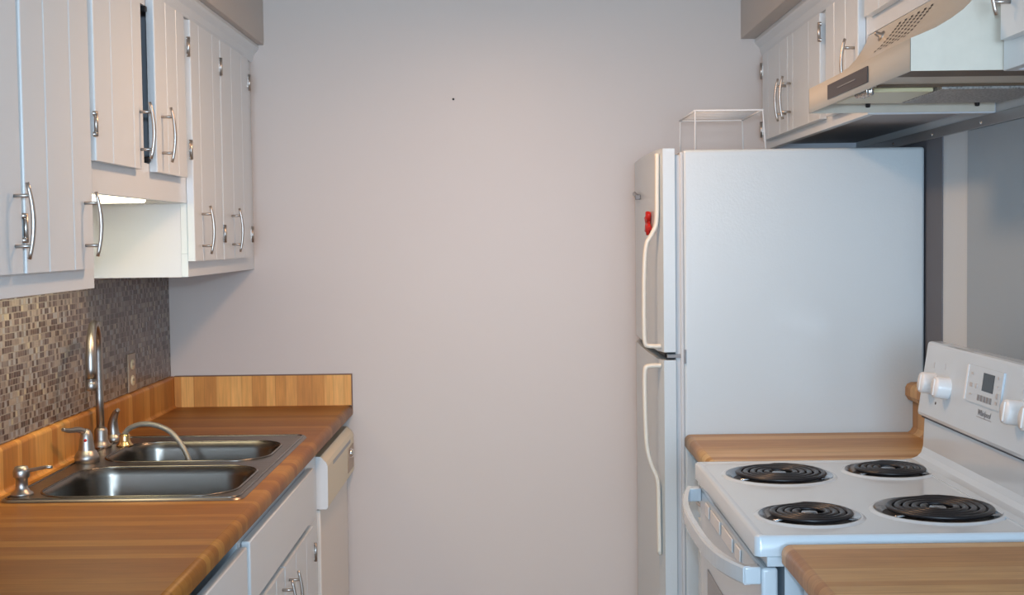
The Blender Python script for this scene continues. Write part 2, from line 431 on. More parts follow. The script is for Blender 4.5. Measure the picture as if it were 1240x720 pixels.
# ------------------------------------------------------------ left counter
XC = .611
def counter(y0, y1, xw, xf, zt, name, label, mat, loc, hole=None, splash=None, th=.038, endcap=True):
    s = 1 if xf > xw else -1
    R = .016
    prof = [(xw, zt-th)]
    prof += [(xw, zt)]
    xs = sorted({xw, xf-s*R} | (set(hole[:2]) if hole else set()), reverse=(s < 0))
    prof = [(x, zt) for x in xs]
    for k in range(1, 9):
        a = PI/2*k/8; prof.append((xf-s*R+s*R*math.sin(a), zt-R+R*math.cos(a)))
    for k in range(1, 7):
        a = PI/2*k/6; prof.append((xf-s*.010+s*.010*math.cos(a), zt-th+.010-.010*math.sin(a)))
    prof.append((xw, zt-th))
    ys = sorted({y0, y1} | (set(hole[2:]) if hole else set()), reverse=True)
    m = MB(); n = len(prof)
    V = [[m.bm.verts.new((x, y, z)) for x, z in prof] for y in ys]
    for i in range(len(ys)-1):
        for j in range(n):
            k = (j+1) % n
            xa, xb = prof[j][0], prof[k][0]; za = prof[j][1]
            if hole and ys[i] <= hole[2]+1e-6 and ys[i+1] >= hole[3]-1e-6:
                if j < len(xs)-1 and min(xa, xb) >= hole[0]-1e-6 and max(xa, xb) <= hole[1]+1e-6: continue
                if j == n-1: pass
            if k == 0 and False: continue
            f = m.bm.faces.new((V[i][j], V[i][k], V[i+1][k], V[i+1][j])); f.smooth = (j >= len(xs)-1 and j < n-2)
    m.bm.faces.new(V[0]); m.bm.faces.new(V[-1][::-1])
    return m
HOLE = (.075, .548, -.715, -1.548)
o = thing('kitchen_counter', 'long butcher-block laminate counter holding the steel sink', 'counter', (0.3, -1.6, .876))
def counter_with_bottomless_hole():
    # as counter() but the underside also opens below the sink
    m = counter(-.0005, -3.2, .0005, XC, .914, '', '', None, None, hole=HOLE)
    return m
m = counter_with_bottomless_hole()
# remove the underside below the sink so the bowls can hang through
dele = [f for f in m.bm.faces if abs(f.normal.z) > -1 and all(abs(v.co.z-.876) < .0006 for v in f.verts)]
bmesh.ops.delete(m.bm, geom=dele, context='FACES_ONLY')
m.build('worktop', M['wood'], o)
# rear splash with rolled top and coved foot
def splash_prof(t=.02, h=.102, z=.914):
    P = [(0.0005, z)]; P += [(t+.010, z)]
    for k in range(1, 5): a = PI/2*k/4; P.append((t+.010-.010*math.sin(a), z+.010-.010*math.cos(a)))
    for k in range(0, 7): a = PI/2*k/6; P.append((t-.010+.010*math.cos(a), z+h-.010+.010*math.sin(a)))
    P.append((0.0005, z+h)); return P
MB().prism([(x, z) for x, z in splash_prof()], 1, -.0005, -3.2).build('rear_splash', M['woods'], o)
m = MB().prism([(-.0005, .914), (-.019, .914), (-.019, 1.0155), (-.0005, 1.0155)], 0, .0205, XC-.002)
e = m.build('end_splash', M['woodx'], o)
MB().box(.0205, XC-.002, -.0005, -.0195, 1.0155, 1.018).box(XC-.002, XC, -.0005, -.0195, .898, 1.018).build('edge_strip', M['seam'], o)

# ------------------------------------------------------------ sink
def rrect(cx, cy, hx, hy, r, z, n=8):
    P = []
    for qx, qy, a0 in ((1, 1, 0), (-1, 1, PI/2), (-1, -1, PI), (1, -1, 3*PI/2)):
        for k in range(n+1):
            a = a0+PI/2*k/n
            P.append((cx+qx*(hx-r)+r*math.cos(a), cy+qy*(hy-r)+r*math.sin(a), z))
    return P
sk = thing('kitchen_sink', 'double-bowl brushed stainless steel sink set in the wooden counter', 'sink', (.31, -1.13, .914))
bowls = [(.326, -1.362, .212, .178), (.322, -.955, .205, .152)]   # centre and half sizes: near bowl, far bowl
bm = bmesh.new(); edges = []
def loop(bm, P):
    v = [bm.verts.new(p) for p in P]; e = [bm.edges.new((v[i], v[(i+1) % len(v)])) for i in range(len(v))]; return v, e
zr = .9195
out_v, oe = loop(bm, rrect(.31, -1.128, .257, .437, .025, zr)); edges += oe
bl = []
for cx, cy, hx, hy in bowls:
    v, e = loop(bm, rrect(cx, cy, hx, hy, .085, zr)); bl.append(v); edges += e
bmesh.ops.triangle_fill(bm, use_beauty=True, use_dissolve=False, edges=edges, normal=(0, 0, 1))
# outer lip
lv, _ = loop(bm, rrect(.31, -1.128, .261, .441, .028, .9143))
n = len(lv)
for i in range(n): bm.faces.new((out_v[i], out_v[(i+1) % n], lv[(i+1) % n], lv[i])).smooth = True
mm = MB(); mm.bm.free(); mm.bm = bm
deck = mm.build('deck', M['deck'], sk)
m = MB()
for cx, cy, hx, hy in bowls:   # raised rolled bead around each bowl
    P = rrect(cx, cy, hx+.004, hy+.004, .089, zr+.0005); m.tube(P+[P[0]], .003, 8, cap=False)
P = rrect(.31, -1.128, .250, .430, .022, zr); m.tube(P+[P[0]], .0028, 8, cap=False)
m.build('bead', M['sink'], deck)
for (cx, cy, hx, hy) in bowls:
    m = MB(); rings = []
    for dz, ins, rad in ((0, 0, .085), (-.006, .003, .083), (-.02, .006, .080), (-.13, .014, .075), (-.150, .022, .07), (-.160, .04, .055), (-.163, .07, .045)):
        rings.append([m.bm.verts.new(p) for p in rrect(cx, cy, hx-ins, hy-ins, rad, zr+dz)])
    n = len(rings[0])
    for a, b in zip(rings, rings[1:]):
        for i in range(n): m.bm.faces.new((a[i], a[(i+1) % n], b[(i+1) % n], b[i])).smooth = True
    m.bm.faces.new(rings[-1])
    bw = m.build('bowl', M['sink'], sk)
    MB().lathe([(.045, .0012), (.042, .003), (.036, .002), (.034, -.001), (0, -.001)], (cx, cy, zr-.163), (0, 0, 1), 24).build('drain', M['chrome'], bw)

# ------------------------------------------------------------ faucet
zd = zr
fc = thing('faucet', 'tall brushed steel gooseneck faucet with two lever handles behind the sink', 'faucet', (.05, -.885, zd))
MB().lathe([(.0, 0), (.026, 0), (.026, .006), (.021, .012), (.0175, .022), (.0175, .045), (.014, .052), (.011, .054), (0, .054)], (.048, -.868, zd), (0, 0, 1), 28).build('spout_base', M['faucet'], fc)
bx, by = .047, -.868
top = 1.175; path = [(bx, by, zd+.05), (bx, by, 1.05), (bx, by, top)]
ex, ey = .098, -1.085   # tip
R = math.hypot(ex-bx, ey-by)/2; ux, uy = (ex-bx)/(2*R), (ey-by)/(2*R)
for k in range(1, 17):
    a = PI*k/16; d = R-R*math.cos(a); path.append((bx+ux*d, by+uy*d, top+R*.72*math.sin(a)))
path += [(ex, ey, 1.15), (ex, ey, 1.125)]
sp = MB().tube(path, [.0105]*3+[.0105]*10+[.0108, .0112, .0118, .0122, .0126, .0128]+[.013, .0132], 18).build('spout', M['faucet'], fc)
MB().lathe([(.0135, 0), (.0135, -.004), (.012, -.006), (.0142, -.008), (.0142, -.026), (.011, -.029), (0, -.029)], (ex, ey, 1.125), (0, 0, 1), 24).build('aerator', M['faucet'], sp)
# left (near) lever: bell base with a lever pointing to the camera and back
hb = (.085, -1.095)
MB().lathe([(0, 0), (.030, 0), (.030, .014), (.027, .020), (.024, .026), (.0205, .030)], (*hb, zd), (0, 0, 1), 28).build('handle_base', M['faucet'], fc)
m = MB().lathe([(.0205, .028), (.0195, .035), (.0165, .055), (.0145, .068), (.010, .078), (.004, .083), (0, .084)], (*hb, zd), (0, 0, 1), 24)
m.tube(catmull([(hb[0], hb[1], zd+.072), (hb[0]-.012, hb[1]-.018, zd+.083), (hb[0]-.024, hb[1]-.05, zd+.086), (hb[0]-.033, hb[1]-.072, zd+.092)], 5), [.009-.0003*i for i in range(16)], 12)
lv1 = m.build('lever', M['faucet'], fc)
MB().lathe([(0, .003), (.003, .002), (.004, 0)], (hb[0]+.003, hb[1]-.0165, zd+.056), (.15, -1, .1), 10).build('hot_marker', M['red'], lv1)
hb = (.052, -.775)
MB().lathe([(0, 0), (.026, 0), (.026, .010), (.022, .018), (.019, .022)], (*hb, zd), (0, 0, 1), 28).build('handle_base', M['faucet'], fc)
m = MB().tube(catmull([(hb[0], hb[1], zd+.012), (hb[0]-.001, hb[1], zd+.04), (hb[0]+.002, hb[1]-.004, zd+.062), (hb[0]+.010, hb[1]-.010, zd+.079), (hb[0]+.020, hb[1]-.018, zd+.090)], 5), [.0175-.0006*i for i in range(21)], 14)
m.build('lever', M['faucet'], fc)

# side sprayer with hose
o = thing('sprayer_hose', 'grey pull-out sprayer hose arching into the far sink bowl', 'hose', (.107, -.852, zd))
MB().lathe([(0, 0), (.022, 0), (.022, .004), (.017, .008), (.014, .018), (.0145, .028), (.0125, .032), (.010, .033), (0, .033)], (.106, -.852, zd), (0, 0, 1), 24).build('hose_collar', M['brass'], o, label='warm metal collar')
MB().tube(catmull([(.106, -.852, zd+.02), (.108, -.854, .953), (.122, -.857, .968), (.155, -.862, .979), (.195, -.866, .976), (.235, -.872, .958), (.268, -.882, .921), (.292, -.893, .872), (.305, -.90, .82), (.32, -.905, .775)], 6), .0072, 12).build('hose', M['hose'], o)

# soap dispenser
o = thing('soap_dispenser', 'small steel soap dispenser at the near corner of the sink', 'soap dispenser', (.08, -1.505, zd))
MB().lathe([(0, 0), (.024, 0), (.024, .004), (.017, .009), (.013, .016), (.0125, .036), (.016, .038), (.0175, .042), (.0175, .052), (.0135, .062), (0, .064)], (.08, -1.505, zd), (0, 0, 1), 26).build('pump_body', M['faucet'], o)
MB().tube([(.08, -1.505, zd+.051), (.108, -1.512, zd+.056), (.138, -1.519, zd+.0625), (.153, -1.522, zd+.063)], [.0048, .0042, .0038, .0036], 10).build('nozzle', M['faucet'], o)

# ------------------------------------------------------------ left base cabinets
XB = .580   # frame face; doors/drawers project to .60
def panel(mb, y0, y1, z0, z1, xb=XB, xf=.60, bev=.003): return mb.box(xb+.0012*(1 if xf > xb else -1), xf, y0, y1, z0, z1, bev, 2)
o = thing('base_cabinet', 'white sink base cabinet with plank doors below the sink', 'cabinet', (.3, -1.2, 0))
MB().box(.0055, XB-.018, -.772, -.79, .1, .874).box(.0055, XB-.018, -1.63, -1.648, .1, .874).box(.0055, XB-.018, -.79, -1.63, .1, .118).build('side_panel', M['cab'], o)
MB().box(.05, XB-.06, -.772, -1.648, 0, .1).build('toe_kick', M['cab'], o)
frame(MB(), XB, -.618, -1.648, .1, .8745, [(-.80, -1.235, .14, .67), (-1.255, -1.625, .14, .67)], 1).build('face_frame', M['cab'], o)
panel(MB(), -.785, -1.636, .705, .842).build('false_drawer_front', M['cab'], o)
d = MB().prism(plank_profile(-.803, -1.242, (-.93, -1.09), XB+.0012, .60), 2, .125, .687).build('door', M['cab'], o)
handle(d, .60, -1.195, .535, .665, 1); hinge(d, .60, -.797, .612, 1, side=1)
d = MB().prism(plank_profile(-1.250, -1.64, (-1.36, -1.50), XB+.0012, .60), 2, .125, .687).build('door', M['cab'], o)
handle(d, .60, -1.285, .535, .665, 1)
o = thing('base_cabinet', 'white drawer base cabinet nearest the camera on the left', 'cabinet', (.3, -2.2, 0))
MB().box(.0055, XB-.018, -1.650, -1.668, .1, .874).box(.0055, XB-.018, -2.83, -2.85, .1, .874).box(.0055, XB-.018, -1.668, -2.83, .1, .118).build('side_panel', M['cab'], o)
MB().box(.05, XB-.06, -1.65, -2.85, 0, .1).build('toe_kick', M['cab'], o)
frame(MB(), XB, -1.650, -2.85, .1, .8745, [(-1.67, -2.20, .13, .864), (-2.25, -2.83, .13, .864)], 1).build('face_frame', M['cab'], o)
MB().box(XB-.12, XB-.10, -1.668, -2.83, .118, .874).build('interior_back', M['cabin'], o)
for ya, yb in ((-1.666, -2.21), (-2.235, -2.83)):
    d = panel(MB(), ya, yb, .698, .838).build('drawer', M['cab'], o)
    handle(d, .60, (ya+yb)/2+.01 if ya < -2 else -1.90, .70, .83, 1, horizontal=True)
    d = MB().prism(plank_profile(ya, yb, (ya-.18, ya-.36), XB+.0012, .60), 2, .125, .680).build('door', M['cab'], o)
    handle(d, .60, yb+.05, .53, .66, 1)

# ------------------------------------------------------------ dishwasher
o = thing('dishwasher', 'white dishwasher with cream control strip under the far counter end', 'dishwasher', (.3, -.31, 0))
MB().box(.03, .574, -.018, -.608, .1, .838).build('tub', M['shiny'], o)
MB().box(.03, .55, -.02, -.60, 0, .1).build('toe_kick', M['dark'], o)
MB().box(.575, .589, -.018, -.610, .115, .688, .003).build('door_panel', M['dwpanel'], o)
P = [(.575, .691), (.608, .691), (.612, .697), (.613, .815), (.609, .826), (.592, .843), (.575, .843)]
cp = MB().prism([(a, b) for a, b in P], 1, -.018, -.6105).build('control_panel', M['dwtrim'], o)
MB().prism([(a, b) for a, b in P], 1, -.6105, -.6145).build('end_cap', M['shiny'], cp, label='white end cap')
MB().box(.606, .6135, -.10, -.50, .800, .813, .002).build('latch_recess', M['greystrip'], cp)
MB().box(.612, .6145, -.03, -.165, .712, .790, .001).build('dial_plate', M['almond'], cp, label='brown dial plate')
MB().lathe([(0, .010), (.012, .010), (.014, .006), (.015, 0)], (.6135, -.105, .768), (1, 0, 0), 20).build('dial', M['chrome'], cp)

# ------------------------------------------------------------ right upper cabinets
xr0 = W-.0005
upper('white three-door upper cabinet above the refrigerator and wire rack', 0, -1.238, 1.742, -1, xr0, RF, RD, [
    dict(y=(-.075, -.452), g=(-.167, -.342), h=(-.428, 1.800, 1.925), hg=[(-.070, 1.995, 1), (-.070, 1.805, 1)]),
    dict(y=(-.458, -.848), g=(-.525, -.722), h=(-.495, 1.800, 1.925), hg=[(-.855, 1.995, -1)]),
    dict(y=(-.912, -1.222), g=(-1.001, -1.110), h=(-1.195, 1.800, 1.925)),
], 1.768, undermat='underr')
upper('short white upper cabinet directly above the range hood', -1.240, -2.012, 1.925, -1, xr0, RF, RD, [
    dict(y=(-1.275, -1.635), g=(-1.395, -1.51), h=(-1.60, 1.99, 2.04)),
    dict(y=(-1.642, -1.990), g=(-1.75, -1.87), h=(-1.68, 1.99, 2.04)),
], 1.962)
upper('white upper cabinet on the near side of the range hood', -2.014, -2.85, 1.742, -1, xr0, RF+.02, RD+.02, [
    dict(y=(-2.050, -2.44), g=(-2.19, -2.32), h=(-2.095, 1.825, 1.955)),
    dict(y=(-2.447, -2.83), g=(-2.57, -2.70), h=(-2.49, 1.825, 1.955)),
], 1.790)
crown(RF-.0005, -1, -.0005, -2.85, .339, 'trim_5', 'white crown moulding on the right upper cabinets')
# metal mounting rail at the wall below the cabinets
o = thing('mounting_rail', 'grey metal rail with screws along the wall under the right cabinets', 'rail', (W, -1., 1.72))
MB().box(W-.006, W-.0005, -.02, -2.0, 1.715, 1.7415, .001).build('rail', M['greystrip'], o)
for y in (-.45, -.80, -1.16, -1.5):
    MB().lathe([(0, .003), (.003, .002), (.005, 0)], (W-.006, y, 1.727), (-1, 0, 0), 10).build('screw', M['chrome'], o)

# separate flat grey area on the wall behind the range
solo(MB().box(W-.004, W-.0003, -1.063, -2.3, 1.056, 1.714, .0008, 1), 'grey_panel', M['panelgrey'],
     'plain grey panel on the wall behind the range', 'splash panel', (W, -1.6, .93))

# ------------------------------------------------------------ range hood
hd = thing('range_hood', 'almond enamel range hood with dark switch plate over the stove', 'range hood', (2.0, -1.63, 1.745))
HY0, HY1 = -1.2435, -2.0085; XH = 1.850; zb = 1.745
prof = [(XH, zb), (XH, 1.802), (1.868, 1.809), (1.894, 1.820), (1.920, 1.835), (1.942, 1.851), (1.960, 1.869), (1.974, 1.890), (1.984, 1.908), (1.9885, 1.9235)]
def shell_open():
    m = MB()
    # outer skin extruded along y, 2 mm inner return at the bottom lip
    n = len(prof)
    V0 = [(x, HY0, z) for x, z in prof]; V1 = [(x, HY1, z) for x, z in prof]
    m.add(V0+V1, [(i, i+1, n+i+1, n+i) for i in range(n-1)])
    for f in m.bm.faces: f.smooth = True
    t = .0025
    m.add([(XH+t, HY0, zb), (XH+t, HY0, zb+.022), (XH+t, HY1, zb), (XH+t, HY1, zb+.022), (XH, HY0, zb), (XH, HY1, zb)], [(0, 1, 3, 2), (4, 0, 2, 5)])
    return m
m = shell_open(); bmesh.ops.remove_doubles(m.bm, verts=m.bm.verts[:], dist=1e-5)
m.build('hood_front', M['hoodm'], hd)
for y, s in ((HY0, -1), (HY1, 1)):
    P = prof+[(xr0-.005, 1.9235), (xr0-.005, zb)]
    MB().prism(P, 1, y, y+s*.003).build('side_panel', M['hoodi'], hd, label='pale end panel')
# underside: flange, recessed lamp, filter, slots
u = MB().box(XH+.003, xr0-.01, HY0-.0035, HY1+.0035, zb+.020, zb+.023).build('underside_panel', M['hoodi'], hd)
MB().box(XH+.003, xr0-.01, -1.905, -1.80, zb+.0145, zb+.0198).build('painted_shadow', M['grease_shade'], u)  # dark strip drawn in as the shade behind the near end panel
for x0_, x1_, ya, yb in ((1.90, xr0-.01, -1.625, -1.637), (XH+.05, xr0-.01, -1.333, -1.345)):
    MB().box(x0_, x1_, ya, yb, zb+.0155, zb+.0198).build('greasy_seam', M['grease_shade'], u)
MB().box(2.035, xr0-.03, -1.620, -1.350, zb+.010, zb+.0198, .002).build('grease_filter', M['filt'], u)
MB().box(1.885, 2.03, -1.585, -1.36, zb+.010, zb+.0198, .003).build('lamp_lens', M['lens'], u)
for y, x in ((-1.255, 1.985), (-1.255, 2.24)): MB().lathe([(0, -.009), (.005, -.008), (.006, 0)], (x, y, zb+.0198), (0, 0, 1), 10).build('screw', M['dark'], u)
for i, y in enumerate((-1.585, -1.612, -1.640)):   # fluted control knobs under the front edge
    m = MB(); seg = 32; c = Vector((XH+.028, y, zb-.002)); rings = []
    for h, k in ((.026, .6), (.018, 1.), (.004, 1.0), (0, .8), (-.001, .0)):
        rings.append([m.bm.verts.new(c+Vector((math.cos(2*PI*j/seg), math.sin(2*PI*j/seg), 0))*(.0105+.0022*math.cos(6*2*PI*j/seg))*max(k, .01)+Vector((0, 0, h))) for j in range(seg)])
    for a, b in zip(rings, rings[1:]):
        for j in range(seg): m.bm.faces.new((a[j], a[(j+1) % seg], b[(j+1) % seg], b[j])).smooth = True
    m.bm.faces.new(rings[-1]); m.build('knob', M['chrome'], hd)
# dark switch plate on the front lip, vent perforations and a toggle on the slope
MB().box(XH-.003, XH-.0002, -1.43, -1.745, 1.757, 1.789, .0008, 1).build('switch_plate', M['darkpl'], hd)
m = MB().box(XH-.0045, XH-.003, -1.52, -1.66, 1.772, 1.774)
m.build('plate_marking', M['grey'], hd)
sl = [(1.868, 1.809), (1.894, 1.820), (1.920, 1.835), (1.942, 1.851), (1.960, 1.869), (1.974, 1.890), (1.984, 1.908), (1.9885, 1.9235)]
def onslope(t):   # t 0..1 along the slope; returns point and normal
    k = t*(len(sl)-1); i = min(int(k), len(sl)-2); f = k-i
    a, b = Vector((sl[i][0], 0, sl[i][1])), Vector((sl[i+1][0], 0, sl[i+1][1]))
    d = (b-a).normalized(); return a.lerp(b, f), Vector((-d.z, 0, d.x)), d
m = MB()
for r in range(6):
    for c in range(10):
        t = .50+.042*c; p, nn, d = onslope(t)
        q = p+Vector((0, -1.435-.042*r-.0075*c, 0))+nn*.0006
        a = d*.0022; b = Vector((0, .0075, 0))
        m.add([q-a-b, q+a-b, q+a+b, q-a+b], [(0, 1, 2, 3)])
m.build('vent_slots', M['dark'], hd)
p, nn, d = onslope(.80); q = p+Vector((0, -1.385, 0))
MB().lathe([(.013, 0), (.012, .004), (.006, .006), (.005, .016), (.003, .018), (0, .018)], q, nn, 14).build('toggle', M['nickel'], hd)

# ------------------------------------------------------------ refrigerator
fy0, fy1 = -.745, -.020; zf = 1.698
fr = thing('refrigerator', 'white top-freezer refrigerator standing against the far wall', 'refrigerator', (1.9, -.39, 0))
MB().box(1.621, 2.283, fy1, fy0, .03, zf, .008, 3).build('body', M['fridge'], fr)
MB().box(1.5985, 1.6205, fy1-.012, fy0+.010, .12, zf-.012, .004).box(1.612, 1.6212, fy1-.004, fy0+.0015, .10, zf-.006, .002).build('gasket', M['gasket'], fr)
MB().box(1.65, 2.27, fy1-.01, fy0+.02, .0, .03).build('base', M['dark'], fr)
def fdoor(z0, z1, nm):
    # slightly crowned door front
    n = 14; P = [(1.598, fy0), (1.598, fy1)]
    for k in range(n+1):
        t = k/n; y = fy1+(fy0-fy1)*t
        c = .007*(1-(2*t-1)**2)
        e = min(t, 1-t)*(abs(fy1-fy0)); rr = .010
        x = 1.5555 - c + (0 if e >= rr else (rr-math.sqrt(max(0, rr*rr-(rr-e)**2))))
        P.append((x, y))
    m = MB().prism(P, 2, z0, z1); return m.build(nm, M['fridge'], fr)
fz = fdoor(1.143, zf+.004, 'freezer_door'); fd = fdoor(.12, 1.121, 'fridge_door')
MB().box(1.575, 1.6205, fy0+.05, fy0+.004, 1.127, 1.137, .001).box(1.6205, 1.626, fy0+.05, fy0-.003, 1.112, 1.150, .001).build('middle_hinge', M['grey'], fr)
MB().box(1.575, 1.603, fy1-.02, fy0+.02, 1.123, 1.141).build('door_gap', M['dark'], fr)
MB().box(1.59, 1.66, fy1-.01, fy1-.07, zf, zf+.012, .003).build('top_hinge', M['gasket'], fr)
# handles: long curved cream pulls near the camera-side edge
def strap(pts, w, t, nm, parent):
    m = MB(); C = catmull(pts, 6); rings = []
    for i, p in enumerate(C):
        tg = (C[min(i+1, len(C)-1)]-C[max(i-1, 0)]).normalized()
        sd = Vector((0, 1, 0)); o_ = tg.cross(sd).normalized()
        ring = []
        for k in range(10):
            a = 2*PI*k/10; ca, sa = math.cos(a), math.sin(a)
            ring.append(m.bm.verts.new(p+sd*w/2*math.copysign(abs(ca)**.6, ca)+o_*t/2*math.copysign(abs(sa)**.6, sa)))
        rings.append(ring)
    for a, b in zip(rings, rings[1:]):
        for j in range(10): m.bm.faces.new((a[j], a[(j+1) % 10], b[(j+1) % 10], b[j])).smooth = True
    m.bm.faces.new(rings[0][::-1]); m.bm.faces.new(rings[-1])
    return m.build(nm, M['cream'], parent)
yh = fy0+.030
strap([(1.553, yh, 1.69), (1.552, yh, 1.60), (1.550, yh, 1.505), (1.538, yh, 1.470), (1.522, yh, 1.440), (1.516, yh, 1.38), (1.514, yh, 1.28), (1.514, yh, 1.20), (1.516, yh, 1.168), (1.522, yh, 1.160), (1.542, yh, 1.158), (1.560, yh, 1.158)], .024, .012, 'handle', fz)
strap([(1.560, yh, 1.104), (1.542, yh, 1.104), (1.522, yh, 1.102), (1.516, yh, 1.094), (1.514, yh, 1.06), (1.515, yh, .97), (1.519, yh, .88), (1.530, yh, .83), (1.546, yh, .79), (1.550, yh, .75), (1.551, yh, .66), (1.552, yh, .575)], .024, .012, 'handle', fd)

# magnets on the freezer door
my, mz = -.565, 1.500
o = solo(MB().lathe([(0, .010), (.012, .009), (.015, .004), (.015, 0)], (1.5478, my, mz), (-1, 0, 0), 14), 'fridge_magnet', M['red'], 'red figure-shaped magnet on the freezer door beside the handle', 'magnet', (1.5525, my, mz))
m = MB()
for a in (.5, 1.3, 2.1, 3.6, 4.7, 5.6):
    e = Vector((1.543, my+.055*math.cos(a), mz+.034*math.sin(a))); m.tube([(1.543, my, mz), tuple(e)], [.008, .006], 8)
m.build('limb', M['red'], o)
my, mz = -.245, 1.588
o = solo(MB().tube([(1.5405, my+.05, mz+.010), (1.5405, my-.045, mz-.004)], .0065, 10), 'clip_magnet', M['greystrip'], 'small dark metal clip magnet near the freezer door top', 'magnet', (1.552, my, mz))
MB().box(1.532, 1.5485, my-.0455, my-.060, mz-.012, mz+.003, .002).build('clip_tip', M['grey'], o)

# wire rack on the refrigerator
rk = thing('wire_rack', 'small white wire rack standing on top of the refrigerator', 'rack', (1.76, -.5, zf))
rx0, rx1, ry0, ry1, rz = 1.667, 1.856, -.66, -.34, 1.812
zt0 = zf+.0035
MB().tube([(rx0, ry0, zt0), (rx0, ry0, rz), (rx1, ry0, rz), (rx1+.008, ry0, zt0)], .003, 8).build('leg_frame', M['wire'], rk)
MB().tube([(rx0, ry1, zt0), (rx0, ry1, rz), (rx1, ry1, rz), (rx1+.004, ry1, zt0)], .003, 8).build('leg_frame', M['wire'], rk)
m = MB().tube([(rx0, ry0, rz), (rx0, ry1, rz)], .003, 8).tube([(rx1, ry0, rz), (rx1, ry1, rz)], .003, 8)
for k in range(1, 9):
    y = ry0+(ry1-ry0)*k/9; m.tube([(rx0, y, rz+.003), (rx1, y, rz+.003)], .0016, 6)
m.build('shelf_wires', M['wire'], rk)

# ------------------------------------------------------------ right counters
XR = 1.620; xw = W-.0005
def rsplash(y0, y1, parent):
    # post-formed splash: slim upright with an overhanging rounded lip
    x = W-.0005; z = .914
    P = [(x, z+.0005), (2.236, z+.0005), (2.244, z+.006), (2.250, z+.016), (2.250, z+.085), (2.236, z+.092), (2.229, z+.104), (2.229, z+.125), (2.234, z+.134), (2.245, z+.139), (x, z+.139)]
    MB().prism(P, 1, y0, y1).build('rear_splash', M['woodr'], parent)
o = thing('side_counter', 'short wooden laminate counter between refrigerator and stove', 'counter', (1.95, -.98, .876))
counter(-.748, -1.226, xw, XR, .915, '', '', None, None).build('worktop', M['woodr'], o); rsplash(-.748, -1.226, o)
o = thing('near_counter', 'wooden laminate counter on the near side of the stove', 'counter', (1.95, -2.6, .876))
m = counter(-2.020, -3.2, xw, XR, .915, '', '', None, None)
m.build('worktop', M['woodr'], o); rsplash(-2.020, -3.2, o)
for ya, yb, lab in ((-.752, -1.222, 'white base cabinet under the short counter beside the refrigerator'), (-2.03, -2.85, 'white base cabinet under the near right counter')):
    o = thing('base_cabinet', lab, 'cabinet', (1.95, (ya+yb)/2, 0))
    MB().box(xw, 1.672, ya, yb, .1, .875, .001, 1).build('cabinet_body', M['cab'], o)
    MB().box(xw, 1.74, ya, yb, 0, .1).build('toe_kick', M['cab'], o)
    d = MB().box(1.6708, 1.652, ya-.02, yb+.02, .705, .845, .003).build('drawer', M['cab'], o)
    handle(d, 1.652, (ya+yb)/2, .71, .84, -1, horizontal=True)
    d = MB().prism(plank_profile(ya-.02, yb+.02, [ya-.02-(ya-yb-.04)*k/3 for k in (1, 2)], 1.6708, 1.652), 2, .125, .69).build('door', M['cab'], o)
    handle(d, 1.652, yb+.06, .53, .66, -1)

# ------------------------------------------------------------ stove
st = thing('electric_stove', 'white freestanding electric coil stove between the wooden counters', 'stove', (1.9, -1.614, 0))
XS = 1.578; zc = .9255
MB().box(1.632, 2.20, YS0-.006, YS1+.006, .09, .885).build('body', M['stove'], st)
MB().box(1.66, 2.20, YS0-.02, YS1+.02, 0, .09).build('toe_base', M['dark'], st)
# cooktop: raised border, shallow recessed field, rising back
burners = [(1.744, -1.405, .118, 5), (2.000, -1.368, .096, 4), (1.715, -1.822, .096, 4), (1.972, -1.790, .120, 5)]
bm = bmesh.new(); edges = []
zi = .9215
iv, e = loop(bm, rrect((XS+.020+2.075)/2, (YS0+YS1)/2, (2.075-XS-.020)/2, (YS0-YS1)/2-.016, .02, zi)); edges += e
hv = []
for x, y, r, k in burners:
    v, e = loop(bm, [(x+(r+.010)*math.cos(a*2*PI/48), y+(r+.010)*math.sin(a*2*PI/48), zi) for a in range(48)]); edges += e; hv.append((v, x, y, r))
bmesh.ops.triangle_fill(bm, use_beauty=True, use_dissolve=False, edges=edges, normal=(0, 0, 1))
for v, x, y, r in hv:   # raised ring then down into the well
    prev = v
    for rr, z in ((r+.006, zi+.0035), (r+.001, zi+.0045), (r-.002, zi+.002), (r-.003, zi-.01)):
        nv = [bm.verts.new((x+rr*math.cos(a*2*PI/48), y+rr*math.sin(a*2*PI/48), z)) for a in range(48)]
        for i in range(48): bm.faces.new((prev[i], prev[(i+1) % 48], nv[(i+1) % 48], nv[i])).smooth = True
        prev = nv
n = len(iv)
def fit(P, x0, x1, y0, y1):
    return P
o1 = [bm.verts.new(p) for p in rrect((XS+.012+2.083)/2, (YS0+YS1)/2, (2.083-XS-.012)/2, (YS0-YS1)/2-.008, .018, zc)]
o2 = [bm.verts.new(p) for p in rrect((XS+.004+2.12)/2, (YS0+YS1)/2, (2.12-XS-.004)/2, (YS0-YS1)/2-.003, .010, zc)]
o3 = [bm.verts.new(p) for p in rrect((XS+2.124)/2, (YS0+YS1)/2, (2.124-XS)/2, (YS0-YS1)/2, .012, zc-.004)]
o4 = [bm.verts.new(p) for p in rrect((XS+2.124)/2, (YS0+YS1)/2, (2.124-XS)/2, (YS0-YS1)/2, .012, .888)]
for a, b in ((iv, o1), (o1, o2), (o2, o3), (o3, o4)):
    for i in range(n): bm.faces.new((a[i], a[(i+1) % n], b[(i+1) % n], b[i])).smooth = True
mm = MB(); mm.bm.free(); mm.bm = bm
ct = mm.build('cooktop', M['stove'], st)
